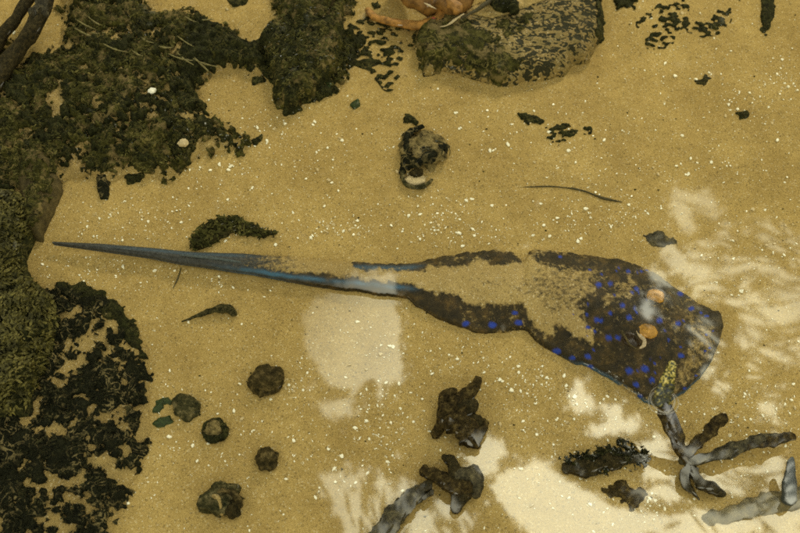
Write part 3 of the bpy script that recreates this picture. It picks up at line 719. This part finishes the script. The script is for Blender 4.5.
scrap('algae_scrap', 'upright black algae strip by the top right corner', 'algae', [(764, -6), (772, -6), (775, 10), (770, 24), (766, 34), (762, 30), (762, 14)], 317, M_DKGRN)
patch('algae_scrap', 'faint greyish algae smudge on open sand at upper right', 'algae', [(694, 80), (706, 74), (712, 78), (704, 86)], 319, M_WEED, thr=.3, amp=1.1, nsc=.008, edge=.004, h=.001)
scrap('algae_scrap', 'small black algae dot among white shell bits at right', 'algae', [(737, 113), (746, 112), (748, 117), (740, 119)], 321, M_DKGRN)
patch('algae_scrap', 'blurry blue grey algae scrap just above the disc of the ray', 'algae', [(640, 236), (650, 230), (664, 234), (676, 244), (664, 248), (650, 244)], 323, M_CORALG, thr=.15, amp=1.1, nsc=.01, edge=.005, h=.002)
o = mesh_obj('twig', *tube([P3(486, 192, .0015), P3(516, 188, .002), P3(552, 186.5, .0025), P3(582, 190.5, .003), P3(602, 198, .003), P3(622, 202, .0015)], [.0005, .0007, .0009, .0011, .0017, .0005], 8, .3, 325, .02), M_TWIG); tag(o, 'thin bent dark twig on the sand above the ray', 'twig')
o = mesh_obj('twig', *tube([P3(490, 190, .002), P3(494, 182, .002), P3(496, 174, .002)], [.0007, .001, .0006], 8, .3, 326), M_TWIG); tag(o, 'tiny faint upright twig left of the long bent twig', 'twig')
o = mesh_obj('twig', *tube([P3(173, 288, .002), P3(178, 278, .002), P3(181, 268, .002)], [.0006, .0012, .0008], 8, .3, 327), M_TWIG); tag(o, 'tiny dark twig sticking out beneath the thin tail', 'twig')
scrap('algae_scrap', 'small frayed algae scrap alone on sand below the pointed rock', 'algae', [(251, 140), (262, 134), (264, 138), (255, 147)], 329, M_DKGRN)
scrap('algae_scrap', 'small algae scrap just under the narrow neck of the top left bed', 'algae', [(248, 76), (264, 76), (266, 82), (254, 86)], 331, M_DKGRN, thr=.1)
scrap('algae_scrap', 'tiny green algae speck between the pointed rock and the wormy patch', 'algae', [(351, 104), (358, 100), (360, 105), (354, 108)], 333, M_GLEAF)
scrap('algae_scrap', 'pair of dark algae spots at the top edge over the orange arm', 'algae', [(372, 4), (378, 2), (380, 8), (374, 10)], 335, M_DKGRN)
scrap('algae_scrap', 'dark tuft at the top edge between the bed and the pointed rock', 'algae', [(228, -6), (238, -6), (248, 0), (246, 5), (236, 6), (230, 4)], 337, M_DKGRN)
scrap('leaf_scrap', 'curled bright green leaf scrap touching the mottled round stone', 'leaf', [(153, 412), (158, 402), (168, 399), (178, 402), (177, 406), (166, 405), (160, 412)], 339, M_GLEAF)
scrap('leaf_scrap', 'oval bright green leaf scrap below the mottled round stone', 'leaf', [(153, 424), (160, 417), (169, 417), (171, 422), (164, 428), (156, 428)], 341, M_GLEAF)
scrap('algae_scrap', 'tiny black hooked algae bit at the lower tip of the black algae rock', 'algae', [(104, 514), (108, 520), (118, 518), (116, 523), (104, 523)], 343, M_BLACK)

# small stones
def stone(label, px, py, r, mat, seed, ratio=.85, hz=.7, amp=.45, group='small round stones on the sand'):
    rr = r * .00131
    o = mesh_obj('stone', *ball(P3(px, py, rr * hz * .45), rr, rr * ratio / math.sin(PITCH) * 1.0, rr * hz, seed, 44, 26, seed, amp * .45), mat); tag(o, label, 'stone', group); return o
stone('dark brown round stone nearest the tail, alone on the sand', 266, 380, 15, M_STONE, 401, .95)
stone('mottled grey brown round stone touching a curled green leaf', 187, 407, 12, M_STONE_G, 403, 1.0)
stone('small dark stone with a ragged arm, right of the ring shaped stone', 267, 459, 10.5, M_STONE, 405, .9)
cr_ = empty('stone_ring', P3(214, 429)); tag(cr_, 'pale stone ringed by dark green algae', 'stone')
mesh_obj('stone_body', *ball(P3(214, 429, .004), .0125, .0125, .007, .3, 22, 12, 407, .3), M_LUMP, cr_)
mesh_obj('algae_rim', *tube([P3(214 + 11 * math.cos(t_), 430 + 10 * math.sin(t_), .006) for t_ in np.linspace(-1.9, 4.2, 10)], [.0015, .003, .0038, .004, .0036, .004, .003, .0025, .0022, .001], 10, .5, 409, .007), M_DKGRN, cr_)
st = empty('broken_stone', P3(224, 502)); tag(st, 'broken mossy stone with a dark hollow near the bottom edge', 'stone')
mesh_obj('stone_body', *ball(P3(222, 499, .007), .022, .018, .012, .3, 26, 14, 411, .5), M_STONE_G, st)
mesh_obj('dark_lobe', *ball(P3(233, 509, .008), .009, .011, .010, .3, 16, 10, 413, .3), M_CORALD, st)
mesh_obj('ridge', *tube([P3(208, 500, .010), P3(214, 496, .015), P3(221, 503, .016), P3(222, 514, .010)], [.002, .003, .003, .002], 10, .4, 415), M_TAN, st)
mesh_obj('ridge', *tube([P3(218, 492, .016), P3(228, 491, .020), P3(236, 498, .018), P3(240, 506, .01)], [.003, .004, .004, .003], 10, .4, 417), M_STONE, st)

# shell crusted stone (425, 155)
sc = empty('crusted_stone', P3(425, 155)); tag(sc, 'ridged shell crusted stone with dark algae edges, alone on the sand', 'stone')
mesh_obj('stone_body', *ball(P3(424, 151, .007), .031, .031, .017, .1, 44, 26, 421, .3), M_LUMP, sc)
dk = [(403, 134), (420, 128), (424, 132), (410, 142), (408, 158), (420, 164), (446, 152), (449, 150), (446, 160), (430, 168), (418, 172), (406, 170), (403, 182), (400, 178), (401, 152)]
bs = lambda X_, Y_: sandz(X_, Y_) + .019 * np.clip(1 - np.hypot((X_ - P3(424, 151).x) / .038, (Y_ - P3(424, 151).y) / .038) ** 2, 0, 1) ** .5
patch('algae_edge', '', '', dk, 423, M_BLACK, thr=-.3, amp=.7, nsc=.008, edge=.004, h=.005, parent=sc, base=bs)
for k in range(5):
    r_ = 5 + 3.6 * k
    mesh_obj('ridge', *tube([P3(428 + r_ * 1.15 * math.cos(a_), 152 + r_ * .62 * math.sin(a_), .0225 - .0012 * k) for a_ in np.linspace(2.6, 6.6, 9)], [.0004] + [.0011] * 7 + [.0004], 8, .7, 425 + k, .01), M_BLACK if k % 2 else M_STONE_G, sc)
mesh_obj('shell_lip', *tube([P3(403, 172, .006), P3(404, 182, .006), P3(412, 187, .006), P3(424, 186, .006), P3(432, 180, .006)], [.0025, .003, .003, .003, .002], 10, .3, 431, .01), M_STONE_G, sc)
mesh_obj('dark_hole', *ball(P3(417, 173, .007), .009, .007, .004, .2, 14, 8, 433, .3), M_CORALD, sc)
mesh_obj('pale_plate', *ball(P3(415, 180, .003), .016, .010, .0035, .1, 18, 8, 435, .2), M_SHELLT, sc)

# coral fragments
def coral(name, label, pts, rad, mat, seed, bump=.2, group=None, extra=()):
    root = mesh_obj(name, *tube([P3(*p) for p in pts], rad, 16, bump, seed, .009, sub=9), mat); tag(root, label, 'coral', group)
    for i, (nm, p2, r2, m2) in enumerate(extra):
        c_ = mesh_obj(nm, *tube([P3(*p) for p in p2], r2, 14, bump, seed + 3 + i, .012, sub=6), m2, None)
        c_.parent = root; c_.matrix_parent_inverse = root.matrix_basis.inverted()
    return root
coral('coral_fragment', 'dark brown branched coral fragment lying alone below the ray', [(446, 398, .014), (452, 412, .018), (462, 424, .02), (473, 440, .012)], [.010, .018, .0165, .012], M_CORAL, 501, .28, extra=[
    ('branch', [(455, 410, .02), (466, 396, .02), (478, 381, .016)], [.011, .009, .0062], M_CORAL), ('branch', [(450, 415, .015), (442, 425, .012), (435, 435, .008)], [.009, .007, .005], M_CORAL),
    ('branch', [(446, 404, .018), (449, 396, .022), (453, 392, .022)], [.008, .0075, .006], M_CORAL), ('branch', [(460, 412, .02), (470, 408, .02), (474, 404, .018)], [.010, .009, .006], M_CORALD),
    ('branch', [(472, 436, .014), (482, 430, .014), (484, 422, .012)], [.008, .006, .005], M_CORAL), ('branch', [(466, 426, .018), (476, 420, .016)], [.011, .008], M_CORALD)])
coral('coral_fragment', 'dark antler shaped coral fragment with grey sheen under the brown fragment', [(424, 471, .012), (438, 476, .016), (452, 484, .018), (466, 490, .014)], [.0065, .0085, .0105, .011], M_CORAL, 511, .22, extra=[
    ('branch', [(445, 458, .012), (452, 464, .014), (456, 474, .018), (458, 484, .018)], [.0055, .008, .009, .009], M_CORALD), ('branch', [(458, 476, .02), (470, 474, .02), (476, 482, .018), (476, 492, .012)], [.009, .011, .010, .008], M_CORALG),
    ('branch', [(468, 488, .014), (460, 498, .012), (456, 508, .008)], [.010, .009, .007], M_CORALD)])
coral('coral_branch', 'pale grey straight coral branch pointing up from the bottom edge', [(372, 548, .012), (388, 526, .014), (404, 507, .014), (424, 488, .012)], [.012, .012, .0105, .008], M_CORALG, 521, .28, extra=[
    ('dark_knob', [(418, 490, .02), (428, 484, .02)], [.004, .0055], M_CORALD), ('dark_knob', [(424, 498, .018), (431, 492, .016)], [.003, .004], M_CORALD)])

# branching coral whose tip breaks the surface
J = (690, 462, .012)
bc = coral('branching_coral', 'branching brown coral at lower right whose tip breaks the surface', [J, (680, 448, .03), (674, 432, .05), (668, 416, .068), (663, 403, .084)], [.006, .0068, .0072, .0075, .0075], M_CORAL, 531, .4, extra=[
    ('branch', [(684, 454, .02), (700, 440, .03), (712, 428, .035), (723, 417, .036)], [.005, .0062, .0066, .0055], M_CORAL),
    ('branch', [(682, 462, .014), (712, 456, .02), (742, 446, .026), (770, 440, .024), (794, 437, .016)], [.005, .0082, .0085, .0060, .0035], M_CORALG),
    ('branch', [J, (694, 478, .012), (712, 488, .012), (724, 494, .006)], [.007, .007, .007, .003], M_CORALD),
    ('branch', [(690, 466, .012), (686, 482, .010), (698, 498, .006)], [.006, .005, .003], M_CORALD),
    ('branch', [(748, 444, .03), (776, 438.5, .026), (793, 437, .02)], [.0055, .0062, .0045], M_CORAL),
    ('wet_stem', [(662, 401, .086), (664, 391, .098), (666, 383, .106)], [.0078, .0078, .0076], M_WETSTEM),
    ('pale_tip', [(666.5, 382, .107), (669.5, 372, .118), (672, 364.5, .126)], [.0064, .0056, .0046], M_YELLOW)])
coral('coral_branch', 'broad blue grey coral branch faint under reflections in the bottom right corner', [(706, 520, -.006), (735, 514, -.006), (775, 504, -.005), (820, 493, -.004)], [.008, .012, .014, .014], stone_mat('silted_coral', (.10, .09, .06), (.19, .165, .10), (.30, .25, .14), 120), 541, .2, extra=[
    ('finger', [(789, 500, .016), (790, 482, .026), (791, 466, .034), (792, 459, .036)], [.0075, .0068, .0052, .003], plain('slate_coral', (.05, .06, .065), .7, var=.4))])
mg = empty('mossy_coral', P3(602, 466)); tag(mg, 'low coral clump furred with dark algae left of the branching coral', 'coral')
mesh_obj('coral_body', *tube([P3(566, 466, .006), P3(590, 468, .010), P3(614, 462, .012), P3(640, 458, .008)], [.006, .009, .009, .005], 16, .4, 551, .012), M_CORALD, mg)
bm_ = lambda X_, Y_: sandz(X_, Y_) + .009
mc = patch('algae_tufts', '', '', [(558, 462), (584, 456), (606, 452), (616, 446), (626, 452), (642, 456), (644, 462), (622, 468), (608, 476), (588, 478), (572, 470)], 553, M_DKGRN, thr=.15, amp=.9, nsc=.012, edge=.008, h=.006, fine=1.2, fsc=.005, parent=mg, base=bm_)
tufts('algae_blades', mc, 420, .006, M_TUFTB, 554)
patch('algae_scrap', 'faint brown algae stain on sand below the furred coral clump', 'algae', [(590, 482), (620, 478), (650, 486), (660, 500), (630, 508), (604, 500)], 555, M_CORAL, thr=.65, amp=1.2, nsc=.012, edge=.008, h=.002)

# ripple rings where the tip breaks the surface
mw = bpy.data.materials.new('ripple_water'); mw.use_nodes = True
b_ = mw.node_tree.nodes['Principled BSDF']; b_.inputs['Base Color'].default_value = (.5, .45, .32, 1); b_.inputs['Alpha'].default_value = .3; b_.inputs['IOR'].default_value = 1.33; b_.inputs['Roughness'].default_value = .1
rp = empty('ripple', P3(663, 401, WATER)); tag(rp, 'small ring of ripples where the coral tip leaves the water', 'ripple')
for rr, th_ in ((.0135, .0008), (.0170, .0004)):
    c0 = P3(663, 401, WATER)
    v = []; f = []
    for i in range(48):
        a_ = 2 * math.pi * i / 48; r1 = rr * (1 + .05 * math.sin(3 * a_ + rr * 900))
        for k in range(8):
            b2 = 2 * math.pi * k / 8
            v.append((c0.x + (r1 + th_ * 1.5 * math.cos(b2)) * math.cos(a_), c0.y + (r1 + th_ * 1.5 * math.cos(b2)) * math.sin(a_), WATER + .0006 + th_ * .6 * math.sin(b2)))
    for i in range(48):
        for k in range(8): f.append((i * 8 + k, ((i + 1) % 48) * 8 + k, ((i + 1) % 48) * 8 + (k + 1) % 8, i * 8 + (k + 1) % 8))
    mesh_obj('ring', v, f, mw, rp)

# ------------------------------------------------------------------ shell fragments
BLOCK = [pl, pl2, plk, pl3, pl4, pl6, [(52, 240), (420, 256), (500, 246), (640, 260), (724, 316), (655, 408), (410, 305), (52, 246)]]
def free(px, py):
    d = np.full(np.shape(px), -1e9)
    for b in BLOCK: d = np.maximum(d, sdf(px, py, b))
    return d < -2
rs = np.random.default_rng(12)
CL = [(335, 225, 50, 16, 60), (440, 215, 40, 22, 70), (470, 235, 60, 14, 40), (310, 160, 60, 30, 40), (275, 135, 40, 24, 40), (125, 260, 60, 26, 70), (110, 225, 40, 16, 30), (210, 275, 40, 22, 30), (130, 330, 40, 26, 10),
      (395, 435, 40, 26, 56), (380, 400, 36, 22, 40), (300, 385, 26, 26, 26), (345, 460, 60, 36, 40), (180, 450, 60, 40, 36), (250, 410, 70, 50, 40), (560, 395, 60, 30, 60), (530, 380, 34, 20, 30), (600, 420, 60, 30, 40),
      (740, 420, 60, 30, 60), (770, 405, 30, 26, 40), (750, 470, 60, 40, 30), (590, 220, 50, 22, 60), (640, 200, 50, 30, 40), (740, 100, 50, 40, 60), (780, 75, 16, 22, 30), (700, 150, 70, 40, 50), (680, 60, 60, 40, 30), (740, 260, 60, 60, 60), (560, 150, 80, 40, 40),
      (450, 120, 80, 50, 30), (520, 440, 60, 30, 40), (400, 340, 60, 40, 40), (460, 360, 60, 26, 40), (600, 500, 80, 30, 40), (655, 505, 14, 14, 20), (230, 180, 60, 40, 50), (160, 210, 50, 20, 30), (60, 270, 30, 14, 14)]
qx = np.concatenate([rs.normal(c[0], c[2] * .62, int(c[4] * 1.7)) for c in CL] + [rs.uniform(0, 820, 900)])
qy = np.concatenate([rs.normal(c[1], c[3] * .62, int(c[4] * 1.7)) for c in CL] + [rs.uniform(-10, 545, 900)])
ok = free(qx, qy) & (qx > -10) & (qx < 812) & (qy > -10) & (qy < 545)
qx, qy = qx[ok], qy[ok]
sz = np.minimum(rs.lognormal(.42, .5, len(qx)), 4.5)       # pixels across
od = np.argsort(-sz); qx, qy, sz = qx[od], qy[od], sz[od]
def chip(rn_, n=6):
    a0 = rn_.uniform(0, 6.28); el = rn_.uniform(.3, .85)
    pts = [(math.cos(a0 + 2 * math.pi * i / n) * rn_.uniform(.6, 1.1), math.sin(a0 + 2 * math.pi * i / n) * rn_.uniform(.6, 1.1) * el) for i in range(n)]
    v = [(x, y, 0) for x, y in pts] + [(x * .8, y * .8, .34 + .16 * x) for x, y in pts]
    f = [tuple(range(n, 2 * n))] + [(i, (i + 1) % n, n + (i + 1) % n, n + i) for i in range(n)]
    return v, f
protos = []
for k in range(14):
    v, f = chip(random.Random(k), 5 + k % 3)
    me = bpy.data.meshes.new('shell_fragment'); me.from_pydata(v, [], f); me.materials.append(M_SHELL if k % 4 else M_SHELLT); protos.append(me)
wx, wy = PX(qx, qy); wz = sandz(wx, wy)
NI = 290
for i in range(NI):
    o = bpy.data.objects.new('shell_fragment', protos[i % 14]); link(o)
    s_ = sz[i] * .00131 * .66
    o.location = (wx[i], wy[i], wz[i] + .0002); o.scale = (s_, s_, s_); o.rotation_euler = (rng.uniform(-.3, .3), rng.uniform(-.3, .3), rng.uniform(0, 6.28))
    tag(o, 'small white shell fragment lying on the sand', 'shell', 'white shell fragments on the sand')
V = []; F = []
for i in range(NI, len(qx)):
    v, f = chip(rng, 5); s_ = sz[i] * .00131 * .62; b = len(V); an = rng.uniform(0, 6.28)
    V += [(wx[i] + s_ * (x * math.cos(an) - y * math.sin(an)), wy[i] + s_ * (x * math.sin(an) + y * math.cos(an)), wz[i] + .0002 + s_ * z_) for x, y, z_ in v]
    F += [tuple(j + b for j in q_) for q_ in f]
tag(mesh_obj('shell_grit', V, F, M_SHELL, smooth=False), 'fine white shell grit sprinkled over the sand', 'shell grit', kind='stuff')
# dark specks
V = []; F = []
for i in range(130):
    px_, py_ = rs.uniform(150, 800), rs.uniform(0, 533)
    if not free(np.array([px_]), np.array([py_]))[0]: continue
    v, f = chip(rng, 5); s_ = rs.uniform(.6, 1.6) * .00131; p = P3(px_, py_); b = len(V); z0 = float(sandz(np.array([p.x]), np.array([p.y]))[0])
    V += [(p.x + s_ * x, p.y + s_ * y, z0 + .0002 + s_ * z_) for x, y, z_ in v]; F += [tuple(j + b for j in q_) for q_ in f]
tag(mesh_obj('dark_grit', V, F, M_DKGRN, smooth=False), 'sparse dark specks of weed on the sand', 'grit', kind='stuff')
